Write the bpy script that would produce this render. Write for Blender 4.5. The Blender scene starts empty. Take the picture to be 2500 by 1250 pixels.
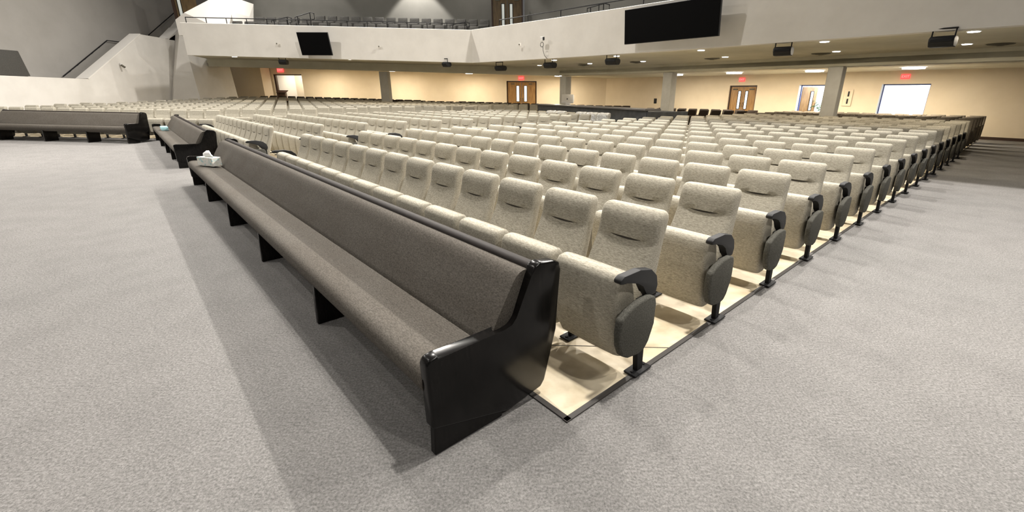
import bpy, bmesh, math, random
from mathutils import Vector, Matrix
random.seed(7)
R = math.radians
SC = bpy.context.scene
COL = SC.collection

# ------------------------------------------------------------------ camera
cam_d = bpy.data.cameras.new('camera'); cam = bpy.data.objects.new('camera', cam_d); COL.objects.link(cam)
F_PX, PITCH, ROLL, CX, CY, EYE = 1065.48, 18.873, .321, 1321.55, 593.89, 1.6
cam_d.sensor_fit = 'HORIZONTAL'; cam_d.sensor_width = 36.0
cam_d.lens = F_PX / 2500 * 36.0
cam_d.shift_x = -(CX - 1250) / 2500
cam_d.shift_y = (CY - 625) / 2500
cam.location = (0, 0, EYE)
cam.rotation_euler = (Matrix.Rotation(R(90 - PITCH), 4, 'X') @ Matrix.Rotation(R(ROLL), 4, 'Z')).to_euler()
cam_d.clip_end = 200
SC.camera = cam

# ------------------------------------------------------------------ colour management, world
SC.view_settings.view_transform = 'Standard'; SC.view_settings.look = 'None'
SC.view_settings.gamma = 1.0; SC.view_settings.use_curve_mapping = False
SC.view_settings.exposure = 0.10
W = bpy.data.worlds.new('world'); SC.world = W; W.use_nodes = True
W.node_tree.nodes['Background'].inputs[0].default_value = (1.0, .97, .93, 1)
W.node_tree.nodes['Background'].inputs[1].default_value = .10

# ------------------------------------------------------------------ layout frame
AZ_A, AZ_B, AZ_L = -43.1, 47.3, 47.76
VA = Vector((math.sin(R(AZ_A)), math.cos(R(AZ_A)), 0)); VB = Vector((math.sin(R(AZ_B)), math.cos(R(AZ_B)), 0))
VL = Vector((math.sin(R(AZ_L)), math.cos(R(AZ_L)), 0))
def AB(a, b, z=0.0): p = VA * a + VB * b; return Vector((p.x, p.y, z))
DET = VA.x * VB.y - VA.y * VB.x
def inv(x, y): return ((x * VB.y - y * VB.x) / DET, (VA.x * y - VA.y * x) / DET)
def sstep(t): t = min(max(t, 0), 1); return t * t * (3 - 2 * t)
def dz(x, y): return .02 * (4 - x) * min(max((y - 9) / 17, 0), 1.15) if x < 4 else 0.0
def floor_z(x, y):
    a, b = inv(x, y)
    back = sstep((a - 17.15) / 1.1); front = min(max((a - 12.5) / 6.7, 0), 1)
    t = sstep((b - 1.55) / .35)
    return dz(x, y) * (front * (1 - t) + back * t)
ROT_A = R(AZ_A + 90) * -1   # local +x runs along -A, local +y along B
ROT_F = R(-1.585)           # frontal wedge

# ------------------------------------------------------------------ lamps of the hall
def area(name, loc, size, power, col=(1, .95, .88), target=None, spread=180, shape='DISK'):
    l = bpy.data.lights.new(name, 'AREA'); l.shape = shape; l.size = size; l.energy = power; l.color = col; l.spread = R(spread)
    o = bpy.data.objects.new(name, l); COL.objects.link(o); o.location = loc
    if target is not None: o.rotation_euler = (Vector(target) - Vector(loc)).to_track_quat('-Z', 'Y').to_euler()
    return o
def spot(name, loc, target, power, angle, blend=.3, col=(1, .95, .88), r=.08):
    l = bpy.data.lights.new(name, 'SPOT'); l.energy = power; l.color = col; l.spot_size = R(angle); l.spot_blend = blend; l.shadow_soft_size = r
    o = bpy.data.objects.new(name, l); COL.objects.link(o); o.location = loc
    o.rotation_euler = (Vector(target) - Vector(loc)).to_track_quat('-Z', 'Y').to_euler()
    return o
HALL = [(-3, 13.2, 9.8, 520, 150, -3, 2), (2, 13.2, 9.8, 640, 150, 2, 2), (7, 13.2, 9.8, 640, 150, 6, 2), (12, 13.2, 9.8, 800, 150, 11, 2),
        (1.0, 4.0, 9.8, 270, 95, 1.0, 4.0), (7, 4.6, 9.8, 270, 95, 7, 4.6),
        (11.8, 5.2, 9.6, 560, 180, 12, 4), (17.3, -.9, 8.8, 650, 180, 17.5, -.5), (16.5, -4.2, 9.8, 560, 120, 16.5, -4.2), (9, -3, 9.8, 160, 110, 8, -3), (-6, 3, 9.8, 330, 120, -6, 3), (3, -6, 9.8, 190, 100, 3, -6)]
for i, (a, b, z, p, sp, ta, tb) in enumerate(HALL):
    area('hall_lamp', AB(a, b, z), .34, p, target=AB(ta, tb + .01, 0), spread=sp)
area('hall_lamp', (-12.5, 22.4, 9.6), .34, 720, target=(-13, 14, 0), spread=165)
area('hall_lamp', (-5.5, 22.6, 9.6), .34, 800, target=(-4.5, 14, 0), spread=150)
# balcony wall washers
for x, y, z, p in [(-6.5, 24.7, 8.1, 1100), (-12.6, 24.6, 9.6, 650), (-16.6, 24.7, 9.2, 200), (-2.8, 24.9, 9.6, 300)]:
    spot('wall_washer', (x, y, z), (x, y + .02, 0), p, 78, .22)

# ------------------------------------------------------------------ materials
def mat(name, base, rough=.8, metal=0, coat=0, spec=.5, emit=None, est=0, alpha=1):
    m = bpy.data.materials.new(name); m.use_nodes = True
    b = m.node_tree.nodes['Principled BSDF']
    b.inputs['Base Color'].default_value = (*base, 1); b.inputs['Roughness'].default_value = rough
    b.inputs['Metallic'].default_value = metal; b.inputs['Coat Weight'].default_value = coat
    b.inputs['Specular IOR Level'].default_value = spec; b.inputs['Alpha'].default_value = alpha
    if emit: b.inputs['Emission Color'].default_value = (*emit, 1); b.inputs['Emission Strength'].default_value = est
    return m
def N(nt, t, **kw):
    n = nt.nodes.new(t)
    for k, v in kw.items(): setattr(n, k, v)
    return n
def noisy(m, c1, c2, scale, detail=4, rough=.6, stretch=(1, 1, 1), coords='Object', lo=.35, hi=.65, bump=0, bdist=.01, rand=False, extra=None):
    nt = m.node_tree; b = nt.nodes['Principled BSDF']; L = nt.links
    tc = N(nt, 'ShaderNodeTexCoord'); mp = N(nt, 'ShaderNodeMapping'); mp.inputs['Scale'].default_value = stretch
    L.new(tc.outputs[coords], mp.inputs['Vector'])
    if rand:
        oi = N(nt, 'ShaderNodeObjectInfo'); mu = N(nt, 'ShaderNodeMath', operation='MULTIPLY'); mu.inputs[1].default_value = 37
        L.new(oi.outputs['Random'], mu.inputs[0]); L.new(mu.outputs[0], mp.inputs['Location'])
    n = N(nt, 'ShaderNodeTexNoise'); n.inputs['Scale'].default_value = scale; n.inputs['Detail'].default_value = detail; n.inputs['Roughness'].default_value = rough
    L.new(mp.outputs[0], n.inputs['Vector'])
    r = N(nt, 'ShaderNodeValToRGB'); r.color_ramp.elements[0].position = lo; r.color_ramp.elements[1].position = hi
    r.color_ramp.elements[0].color = (*c1, 1); r.color_ramp.elements[1].color = (*c2, 1)
    L.new(n.outputs['Fac'], r.inputs[0]); out = r.outputs[0]
    if extra:  # (scale, stretch, colour, amount) second layer, multiplied
        for sc, st, lo2, hi2, dk in extra:
            mp2 = N(nt, 'ShaderNodeMapping'); mp2.inputs['Scale'].default_value = st; L.new(tc.outputs[coords], mp2.inputs['Vector'])
            n2 = N(nt, 'ShaderNodeTexNoise'); n2.inputs['Scale'].default_value = sc; n2.inputs['Detail'].default_value = 5; L.new(mp2.outputs[0], n2.inputs['Vector'])
            r2 = N(nt, 'ShaderNodeValToRGB'); r2.color_ramp.elements[0].position = lo2; r2.color_ramp.elements[1].position = hi2
            r2.color_ramp.elements[0].color = (*dk, 1); r2.color_ramp.elements[1].color = (1, 1, 1, 1); L.new(n2.outputs['Fac'], r2.inputs[0])
            mx = N(nt, 'ShaderNodeMix', data_type='RGBA', blend_type='MULTIPLY'); mx.inputs['Factor'].default_value = 1
            L.new(out, mx.inputs['A']); L.new(r2.outputs[0], mx.inputs['B']); out = mx.outputs['Result']
    L.new(out, b.inputs['Base Color'])
    if bump:
        bp = N(nt, 'ShaderNodeBump'); bp.inputs['Strength'].default_value = bump; bp.inputs['Distance'].default_value = bdist
        L.new(n.outputs['Fac'], bp.inputs['Height']); L.new(bp.outputs[0], b.inputs['Normal'])
    return m
M = {}
M['carpet'] = noisy(mat('carpet', (.3, .3, .3), .95, spec=.1), (.115, .111, .107), (.40, .385, .374), 85, 6, .75, coords='Object', lo=.3, hi=.7, bump=.6, bdist=.012,
                    extra=[(3, (1, 1, 1), .3, .6, (.9, .9, .9)), (.35, (1, 1, 1), .3, .65, (.92, .93, .93)), (22, (1, 3, 1), .3, .6, (.82, .82, .82))])
M['concrete'] = noisy(mat('concrete', (.5, .4, .3), .55, spec=.3), (.66, .57, .42), (.84, .75, .575), 2.4, 6, .6, lo=.35, hi=.68,
                      extra=[(7, (1, 1, 1), .3, .6, (.80, .77, .71)), (1.6, (1, 4, 1), .3, .6, (.86, .84, .80))])
M['edge'] = mat('edge_strip', (.055, .05, .047), .6)
tw = dict(coords='Object', rand=True, bump=.25, bdist=.002)
M['paint_side'] = noisy(mat('side_wall_paint', (.4, .39, .37), .9, spec=.2), (.44, .42, .39), (.49, .47, .44), .7, 4, .6)
M['fabric'] = noisy(mat('chair_fabric', (.4, .37, .32), .95, spec=.15), (.27, .25, .20), (.57, .53, .445), 150, 4, .7, stretch=(.28, 1, 1.4), lo=.33, hi=.66,
                    extra=[(260, (1, 1, .3), .3, .6, (.82, .82, .8))], **tw)
M['fabric_dark'] = noisy(mat('side_panel_fabric', (.1, .1, .09), .95, spec=.1), (.062, .060, .052), (.115, .112, .098), 120, 4, .6, **tw)
M['fabric_shade_brown'] = noisy(mat('shaded_rear_fabric', (.1, .07, .05), .9, spec=.15), (.10, .085, .066), (.22, .19, .15), 80, 3, .6, **tw)  # balcony shade put into the cloth colour of the rear rows
M['crease'] = mat('crease', (.05, .045, .04), .95)  # shade of the headrest slit as colour; also the concrete joint
M['pew_fabric'] = noisy(mat('pew_fabric', (.15, .14, .12), .92, spec=.2), (.054, .048, .041), (.145, .131, .113), 150, 4, .7, stretch=(.45, 1, 1), lo=.32, hi=.68, bump=.2, bdist=.002,
                        extra=[(2.0, (1, 2, 2), .3, .6, (.9, .88, .86))])
M['pew_wood'] = noisy(mat('pew_wood', (.01, .009, .008), .2, spec=.22), (.004, .0038, .0035), (.008, .007, .0065), 12, 3, .5, stretch=(1, 8, 1))
M['rail_wood'] = noisy(mat('rail_wood', (.03, .02, .02), .6, spec=.2), (.012, .009, .008), (.022, .016, .014), 14, 3, .5, stretch=(1, 8, 1))
M['black'] = mat('black_plastic', (.018, .018, .019), .6, spec=.3)
M['metal'] = mat('black_metal', (.012, .012, .013), .65, spec=.25)
M['paint'] = noisy(mat('hall_paint', (.7, .67, .62), .9, spec=.2), (.72, .695, .65), (.78, .755, .71), 1.3, 4, .6)
M['paint_grey'] = noisy(mat('grey_paint', (.4, .39, .37), .9, spec=.2), (.23, .225, .205), (.262, .256, .235), .7, 4, .6)
M['cream'] = noisy(mat('cream_paint', (.75, .6, .4), .85, spec=.2), (.80, .69, .52), (.85, .74, .57), 1.1, 4, .6)
M['soffit'] = noisy(mat('soffit_paint', (.5, .48, .38), .9, spec=.2), (.62, .59, .47), (.68, .65, .53), 1.3, 3, .6)
M['column'] = noisy(mat('column_paint', (.5, .49, .45), .85, spec=.2), (.47, .46, .42), (.55, .54, .50), 2, 3, .6)
M['oak'] = noisy(mat('oak_door', (.35, .2, .08), .45, coat=.2), (.26, .135, .045), (.46, .27, .10), 3.2, 5, .55, stretch=(5, 5, .6))
M['oak_dark'] = noisy(mat('balcony_door_wood', (.2, .12, .05), .5, coat=.1), (.10, .065, .028), (.20, .13, .055), 3.2, 5, .55, stretch=(5, 5, .6))
M['frame'] = mat('door_frame', (.05, .025, .015), .5)
M['frame_blue'] = mat('door_frame_blue', (.06, .09, .28), .5)
M['glow_glass'] = mat('glow_glass', (.8, .85, .9), .2, emit=(.92, .97, 1), est=1.5)  # glow put into the door panes for the bright lobby behind
M['faint_glow_glass'] = mat('faint_glow_glass', (.5, .52, .5), .2, emit=(.85, .88, .8), est=.35)  # weaker glow put into the balcony door panes
M['daylight'] = mat('daylight_glow', (1, 1, 1), .5, emit=(.95, .98, 1), est=4.0)  # emission in place of daylight beyond the doorways
M['jamb_light'] = mat('jamb_paint', (.72, .78, .85), .8)
M['lobby'] = mat('lobby_paint', (.75, .8, .84), .8)
M['lobby_cream'] = mat('corridor_paint', (.85, .74, .58), .8)
M['lamp'] = mat('lamp_glow', (1, 1, 1), .5, emit=(1, .97, .9), est=9)
M['lamp_white'] = mat('round_lamp_glow', (1, 1, 1), .5, emit=(1, .98, .95), est=7)
M['exit'] = mat('exit_sign_red', (.7, .05, .05), .5, emit=(1, .10, .09), est=1.1)
M['exit_txt'] = mat('exit_letters', (.9, .2, .2), .5, emit=(1, .28, .25), est=1.3)
M['screen'] = mat('screen_black', (.002, .002, .0025), .5, spec=.06)
M['white'] = mat('white_plastic', (.75, .74, .72), .5)
M['white_paint'] = mat('white_cap_paint', (.84, .81, .76), .8)
M['vent'] = mat('vent_grey', (.13, .12, .09), .7)
M['booth'] = noisy(mat('booth_laminate', (.05, .055, .065), .5), (.035, .04, .05), (.06, .068, .08), 4, 3, .5)
M['booth_top'] = mat('booth_counter', (.12, .12, .13), .35)
M['tissue'] = mat('tissue_paper', (.88, .88, .86), .9)
M['blue'] = mat('pale_blue_card', (.38, .66, .70), .6)
M['leaf'] = mat('palm_leaf', (.05, .16, .05), .6)
M['dark_box'] = noisy(mat('grey_grille', (.1, .1, .09), .8), (.045, .043, .038), (.07, .066, .058), 60, 2, .5)
def box_print(m):
    nt = m.node_tree; b = nt.nodes['Principled BSDF']; L = nt.links
    tc = N(nt, 'ShaderNodeTexCoord'); v = N(nt, 'ShaderNodeTexVoronoi'); v.inputs['Scale'].default_value = 34
    L.new(tc.outputs['Object'], v.inputs['Vector']); r = N(nt, 'ShaderNodeValToRGB'); cr = r.color_ramp
    cr.elements[0].position = 0; cr.elements[0].color = (.40, .60, .62, 1); cr.elements[1].position = 1; cr.elements[1].color = (.75, .74, .68, 1)
    e = cr.elements.new(.35); e.color = (.80, .78, .68, 1); e = cr.elements.new(.6); e.color = (.82, .82, .78, 1)
    sx = N(nt, 'ShaderNodeSeparateColor'); L.new(v.outputs['Color'], sx.inputs[0]); L.new(sx.outputs[0], r.inputs[0]); L.new(r.outputs[0], b.inputs['Base Color'])
    return m
M['box_print'] = box_print(mat('tissue_box_print', (.6, .6, .5), .6))
def film(m):
    nt = m.node_tree; out = nt.nodes['Material Output']; b = nt.nodes['Principled BSDF']; L = nt.links
    tr = N(nt, 'ShaderNodeBsdfTransparent'); mx = N(nt, 'ShaderNodeMixShader')
    n = N(nt, 'ShaderNodeTexNoise'); n.inputs['Scale'].default_value = 9; n.inputs['Detail'].default_value = 6; n.inputs['Distortion'].default_value = 2.5
    r = N(nt, 'ShaderNodeValToRGB'); r.color_ramp.elements[0].position = .4; r.color_ramp.elements[1].position = .62
    r.color_ramp.elements[0].color = (.35, .35, .35, 1); r.color_ramp.elements[1].color = (.95, .95, .95, 1)
    tc = N(nt, 'ShaderNodeTexCoord'); L.new(tc.outputs['Object'], n.inputs['Vector']); L.new(n.outputs['Fac'], r.inputs[0])
    L.new(r.outputs[0], mx.inputs[0]); L.new(tr.outputs[0], mx.inputs[1]); L.new(b.outputs[0], mx.inputs[2]); L.new(mx.outputs[0], out.inputs['Surface'])
    return m
M['film'] = film(mat('plastic_film', (.85, .86, .85), .25))

# ------------------------------------------------------------------ mesh helpers
def finish(bm, name, smooth=None, m=None):
    bmesh.ops.recalc_face_normals(bm, faces=bm.faces)
    me = bpy.data.meshes.new(name); bm.to_mesh(me); bm.free()
    if smooth is not None:
        me.polygons.foreach_set('use_smooth', [True] * len(me.polygons)); me.set_sharp_from_angle(angle=R(smooth))
    if m: me.materials.append(m)
    return me
def obj(name, me, parent=None, **props):
    o = bpy.data.objects.new(name, me); COL.objects.link(o)
    if parent is not None: o.parent = parent
    for k, v in props.items(): o[k] = v
    return o
def empty(name, loc, rz=0, **props):
    o = bpy.data.objects.new(name, None); COL.objects.link(o); o.location = loc; o.rotation_euler = (0, 0, rz); o.empty_display_size = .1
    for k, v in props.items(): o[k] = v
    return o
def hexa(bm, lo, hi):
    (x0, y0, z0), (x1, y1, z1) = lo, hi
    v = [bm.verts.new(p) for p in [(x0, y0, z0), (x1, y0, z0), (x1, y1, z0), (x0, y1, z0), (x0, y0, z1), (x1, y0, z1), (x1, y1, z1), (x0, y1, z1)]]
    return [bm.faces.new([v[i] for i in f]) for f in [(0, 3, 2, 1), (4, 5, 6, 7), (0, 1, 5, 4), (1, 2, 6, 5), (2, 3, 7, 6), (3, 0, 4, 7)]]
def bevel(bm, off, seg=2, edges=None):
    bmesh.ops.bevel(bm, geom=edges or list(bm.edges), offset=off, segments=seg, profile=.5, affect='EDGES', clamp_overlap=True)
def box_me(name, lo, hi, m, bev=0, seg=2):
    bm = bmesh.new(); hexa(bm, lo, hi)
    if bev: bevel(bm, bev, seg)
    return finish(bm, name, 35 if bev else None, m)
def prism(bm, pts, x0, x1, axis='x'):
    def P(u, v, w): return (w, u, v) if axis == 'x' else ((u, w, v) if axis == 'y' else (u, v, w))
    a = [bm.verts.new(P(u, v, x0)) for u, v in pts]; b = [bm.verts.new(P(u, v, x1)) for u, v in pts]
    n = len(pts); bm.faces.new(a); bm.faces.new(b[::-1])
    for i in range(n): bm.faces.new([a[i], b[i], b[(i + 1) % n], a[(i + 1) % n]])
def prism_me(name, pts, x0, x1, m, bev=0, seg=2, axis='x', ang=35):
    bm = bmesh.new(); prism(bm, pts, x0, x1, axis)
    if bev: bevel(bm, bev, seg)
    return finish(bm, name, ang, m)
def loft(bm, loops, cap=True):
    rings = [[bm.verts.new(p) for p in l] for l in loops]
    for r0, r1 in zip(rings, rings[1:]):
        n = len(r0)
        for i in range(n): bm.faces.new([r0[i], r0[(i + 1) % n], r1[(i + 1) % n], r1[i]])
    if cap: bm.faces.new(rings[0][::-1]); bm.faces.new(rings[-1])
def tube(bm, pts, r, n=8):
    pts = [Vector(p) for p in pts]; rings = []
    for i, p in enumerate(pts):
        d = (pts[min(i + 1, len(pts) - 1)] - pts[max(i - 1, 0)]).normalized()
        u = d.cross(Vector((0, 0, 1)));  u = u if u.length > .01 else d.cross(Vector((1, 0, 0)))
        u.normalize(); v = u.cross(d)
        rings.append([p + (u * math.cos(t) + v * math.sin(t)) * r for t in [2 * math.pi * k / n for k in range(n)]])
    loft(bm, rings)
def lerp(tab, z):
    if z <= tab[0][0]: return tab[0][1]
    for (z0, v0), (z1, v1) in zip(tab, tab[1:]):
        if z <= z1: return v0 + (v1 - v0) * (z - z0) / (z1 - z0)
    return tab[-1][1]
def rloop(w, f, g, z, r, nf=8, bump=None, crown=0):
    h = w / 2; r = min(r, (g - f) / 2.01, h * .5); pts = []
    for k in range(nf + 1):
        x = -h + r + (w - 2 * r) * k / nf
        y = f + (bump(x) if bump else 0) - crown * (1 - (x / h) ** 2)
        pts.append((x, y, z))
    for t in (30, 60): pts.append((h - r + r * math.sin(R(t)), f + r - r * math.cos(R(t)), z))
    pts.append((h, f + r, z)); pts.append((h, g - r, z))
    for t in (30, 60): pts.append((h - r + r * math.cos(R(t)), g - r + r * math.sin(R(t)), z))
    pts.append((h - r, g, z)); pts.append((0, g + .004, z)); pts.append((-h + r, g, z))
    for t in (30, 60): pts.append((-h + r - r * math.sin(R(t)), g - r + r * math.cos(R(t)), z))
    pts.append((-h, g - r, z)); pts.append((-h, f + r, z))
    for t in (30, 60): pts.append((-h + r - r * math.cos(R(t)), f + r - r * math.sin(R(t)), z))
    return pts

# ------------------------------------------------------------------ floor
def make_floor():
    bm = bmesh.new(); x0, x1, y0, y1, s = -34, 34, -10, 36, .5
    nx, ny = int((x1 - x0) / s), int((y1 - y0) / s); V = {}
    for i in range(nx + 1):
        for j in range(ny + 1):
            x, y = x0 + i * s, y0 + j * s; V[i, j] = bm.verts.new((x, y, floor_z(x, y)))
    for i in range(nx):
        for j in range(ny): bm.faces.new([V[i, j], V[i + 1, j], V[i + 1, j + 1], V[i, j + 1]])
    bm2 = finish(bm, 'floor', 180, M['carpet']); obj('floor', bm2, kind='structure')
make_floor()
def slab(name, a0, a1, b0, b1, z=.004, m='concrete'):
    bm = bmesh.new(); n = 12
    q = [AB(a0, b0), AB(a1, b0), AB(a1, b1), AB(a0, b1)]
    v = [bm.verts.new((p.x, p.y, -.05)) for p in q] + [bm.verts.new((p.x, p.y, z)) for p in q]
    for f in [(0, 1, 2, 3), (4, 5, 6, 7), (0, 1, 5, 4), (1, 2, 6, 5), (2, 3, 7, 6), (3, 0, 4, 7)]: bm.faces.new([v[i] for i in f])
    return obj(name, finish(bm, name, None, M[m]), kind='structure')
slab('floor_patch', 1.27, 8.75, 1.38, 23.4)
slab('floor_patch', 10.1, 17.2, 1.75, 13.9)
def strip(name, a0, b0, a1, b1, w=.032, z=.009, m='edge'):
    p, q = AB(a0, b0), AB(a1, b1); d = (q - p).normalized(); n = Vector((-d.y, d.x, 0)) * w / 2
    bm = bmesh.new(); pts = [p + n, p - n, q - n, q + n]
    lo = [bm.verts.new((t.x, t.y, -.02)) for t in pts]; hi = [bm.verts.new((t.x, t.y, z)) for t in pts]
    bm.faces.new(hi); bm.faces.new(lo[::-1])
    for i in range(4): bm.faces.new([lo[i], lo[(i + 1) % 4], hi[(i + 1) % 4], hi[i]])
    obj(name, finish(bm, name, None, M[m]), kind='structure')
strip('trim_1', 1.262, 1.345, 1.262, 23.4); strip('trim_2', 1.25, 1.365, 8.76, 1.365); strip('trim_3', 8.76, 1.36, 8.76, 23.4)
strip('trim_4', 1.96, 1.66, 1.27, 2.36, .006, .0055, 'crease')
strip('trim_5', 10.09, 1.74, 17.2, 1.74)
def wedge_patch():
    bm = bmesh.new(); rows = []
    y = 14.95
    while y < 30.2:
        xr = (y * VB.x - 17.62 * DET) / VB.y if False else None
        # right boundary: a = 17.6
        x = -19
        while inv(x, y)[0] > 17.62 and x < 4: x += .05
        rows.append([(-18.75 + (x + 18.75) * k / 8, y) for k in range(9)]); y += .6
    V = [[bm.verts.new((px, py, floor_z(px, py) + .012)) for px, py in r] for r in rows]
    for r0, r1 in zip(V, V[1:]):
        for k in range(8): bm.faces.new([r0[k], r0[k + 1], r1[k + 1], r1[k]])
    obj('floor_patch', finish(bm, 'wedge_patch', 180, M['concrete']), kind='structure')
wedge_patch()

# ------------------------------------------------------------------ walls
def wall(name, p0, p1, z0, z1, th, m, openings=(), warp=False, parent=None, n=1, kind='structure'):
    """wall from p0 to p1 (plan), thickness th to the left of p0->p1; openings (s0,s1,ztop) measured from p0"""
    p0, p1 = Vector((*p0[:2], 0)), Vector((*p1[:2], 0)); d = p1 - p0; Lw = d.length; d.normalize(); nn = Vector((-d.y, d.x, 0)) * th
    bm = bmesh.new(); cuts = sorted(openings); segs = []; s = 0
    for s0, s1, zt in cuts: segs.append((s, s0, z0, z1)); segs.append((s0, s1, zt, z1)); s = s1
    segs.append((s, Lw, z0, z1))
    for a, b, lo, hi in segs:
        k = max(1, int((b - a) / 2.5)) if warp else 1
        for i in range(k):
            u, v = a + (b - a) * i / k, a + (b - a) * (i + 1) / k
            q = [p0 + d * u, p0 + d * v, p0 + d * v + nn, p0 + d * u + nn]
            w = lambda t: dz(t.x, t.y) if warp else 0
            vs = [bm.verts.new((t.x, t.y, lo + (w(t) if lo > 0.01 else 0))) for t in q] + [bm.verts.new((t.x, t.y, hi + w(t))) for t in q]
            for f in [(0, 3, 2, 1), (4, 5, 6, 7), (0, 1, 5, 4), (1, 2, 6, 5), (2, 3, 7, 6), (3, 0, 4, 7)]: bm.faces.new([vs[t] for t in f])
    bmesh.ops.remove_doubles(bm, verts=bm.verts, dist=.0005)
    return obj(name, finish(bm, name, None, m), parent, kind=kind)
BW = 24.7
cornR = AB(20.2, BW); endR = AB(-12, BW)
def sR(a): return 20.2 - a      # distance along right wall from corner
DO = dict(d3=(11.63, 10.17), d4=(8.16, 6.95), d5=(4.85, 3.2))
wall('wall_back', cornR, endR, 0, 2.62, .3, M['cream'], [(sR(v[0]), sR(v[1]), 2.09) for v in DO.values()])
FY = 31.5
wall('wall_left', (-20.5, FY), (4.35, FY), 0, 3.22, .3, M['cream'], [(-18.2 + 20.5, -16.25 + 20.5, 2.28 + .49), (-2.42 + 20.5, -.38 + 20.5, 2.31 + .12)], warp=False)
wall('wall_left_return', (-20.5, 30.4), (-18.3, 30.4), 0, 3.2, 1.0, M['cream'])
# skirting along the back wall
def skirting():
    p, q = AB(20.2, BW - .02), AB(-12, BW - .02); gaps = [(sR(v[0]), sR(v[1])) for v in DO.values()]; s = 0; i = 1
    d = (q - p).normalized()
    for s0, s1 in gaps + [(32.2, 32.2)]:
        wall('baseboard_%d' % i, p + d * s, p + d * s0, 0.002, .11, .02, M['frame']); s = s1; i += 1
skirting()
# room end walls that close the hall
wall('wall_side', AB(-12, BW), AB(-12, -8), 0, 9.5, .3, M['paint_grey'])

# soffit under the balcony (right wing and left wing) + beam + rear strip ceiling
def slabpoly(name, pts, z0, z1, m, warp=True, kind='structure', parent=None):
    bm = bmesh.new(); w = (lambda x, y: dz(x, y)) if warp else (lambda x, y: 0)
    a = [bm.verts.new((x, y, z0 + w(x, y))) for x, y in pts]; b = [bm.verts.new((x, y, z1 + w(x, y))) for x, y in pts]
    bm.faces.new(a); bm.faces.new(b[::-1]); n = len(pts)
    for i in range(n): bm.faces.new([a[i], b[i], b[(i + 1) % n], a[(i + 1) % n]])
    return obj(name, finish(bm, name, None, m), parent, kind=kind)
C0 = (-3.1, 20.9); CB = (.95, 25.6); FR = AB(-12, 12.72); F0 = (-15.45, 20.6)
BR = AB(-12, 18.0); CR = (cornR.x, cornR.y); ER = (endR.x, endR.y)
ZC = 2.88
def strip_slab(name, front, back, z0, z1, m, nu=12, nv=4):
    def at(line, t):
        L = [Vector(p) for p in line]; d = [0]
        for p, q in zip(L, L[1:]): d.append(d[-1] + (q - p).length)
        x = t * d[-1]
        for i in range(len(L) - 1):
            if x <= d[i + 1] + 1e-6: return L[i] + (L[i + 1] - L[i]) * ((x - d[i]) / (d[i + 1] - d[i]))
        return L[-1]
    bm = bmesh.new(); G = {}
    for i in range(nu + 1):
        f, b = at(front, i / nu), at(back, i / nu)
        for j in range(nv + 1):
            p = f + (b - f) * j / nv; e = dz(p.x, p.y)
            for k, z in enumerate((z0, z1)): G[i, j, k] = bm.verts.new((p.x, p.y, z + e))
    for i in range(nu):
        for j in range(nv):
            for k in (0, 1): bm.faces.new([G[i, j, k], G[i + 1, j, k], G[i + 1, j + 1, k], G[i, j + 1, k]])
    for i in range(nu):
        for j in (0, nv): bm.faces.new([G[i, j, 0], G[i + 1, j, 0], G[i + 1, j, 1], G[i, j, 1]])
    for j in range(nv):
        for i in (0, nu): bm.faces.new([G[i, j, 0], G[i, j + 1, 0], G[i, j + 1, 1], G[i, j, 1]])
    obj(name, finish(bm, name, None, m), kind='structure')
FRt = (FR.x, FR.y); BRt = (BR.x, BR.y)
def inn(p, d=.06): return (p[0], p[1] + d)
strip_slab('ceiling_right', [inn(C0), inn(FRt)], [CB, BRt], ZC, ZC + .15, M['soffit'], 16, 3)
strip_slab('ceiling_left', [inn(F0), inn(C0)], [(-18.2, 25.7), CB], ZC, ZC + .15, M['soffit'], 12, 3)
strip_slab('ceiling_back', [CB, BRt], [CR, ER], 2.62, 2.77, M['soffit'], 10, 2)
strip_slab('ceiling_rear', [(-18.9, 25.7), CB], [(-19.5, 31.6), CR], 2.66, 2.8, M['soffit'], 12, 3)
def beam(name, p, q, zlo, zhi, th, m):
    p, q = Vector((*p[:2], 0)), Vector((*q[:2], 0)); d = (q - p).normalized(); n = Vector((-d.y, d.x, 0)) * th
    slabpoly(name, [tuple(p[:2]), tuple(q[:2]), tuple((q + n)[:2]), tuple((p + n)[:2])], zlo, zhi, m)
beam('beam_right', CB, (BR.x, BR.y), 2.50, ZC + .01, .45, M['soffit'])
beam('beam_left', (-18.2, 25.6), (-8, 25.6), 2.50, ZC + .01, .45, M['soffit']); beam('beam_left', (-8, 25.6), CB, 2.50, ZC + .01, .45, M['soffit'])
# shallow seam in the soffit
def seam(p, q):
    p, q = Vector(p), Vector(q); d = (q - p).normalized(); n = Vector((-d.y, d.x)) * .012
    slabpoly('trim_6', [tuple(p - n), tuple(q - n), tuple(q + n), tuple(p + n)], ZC - .006, ZC + .01, M['vent'])
seam(AB(16.4, 14.6)[:2], AB(-8, 14.6)[:2])
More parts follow.
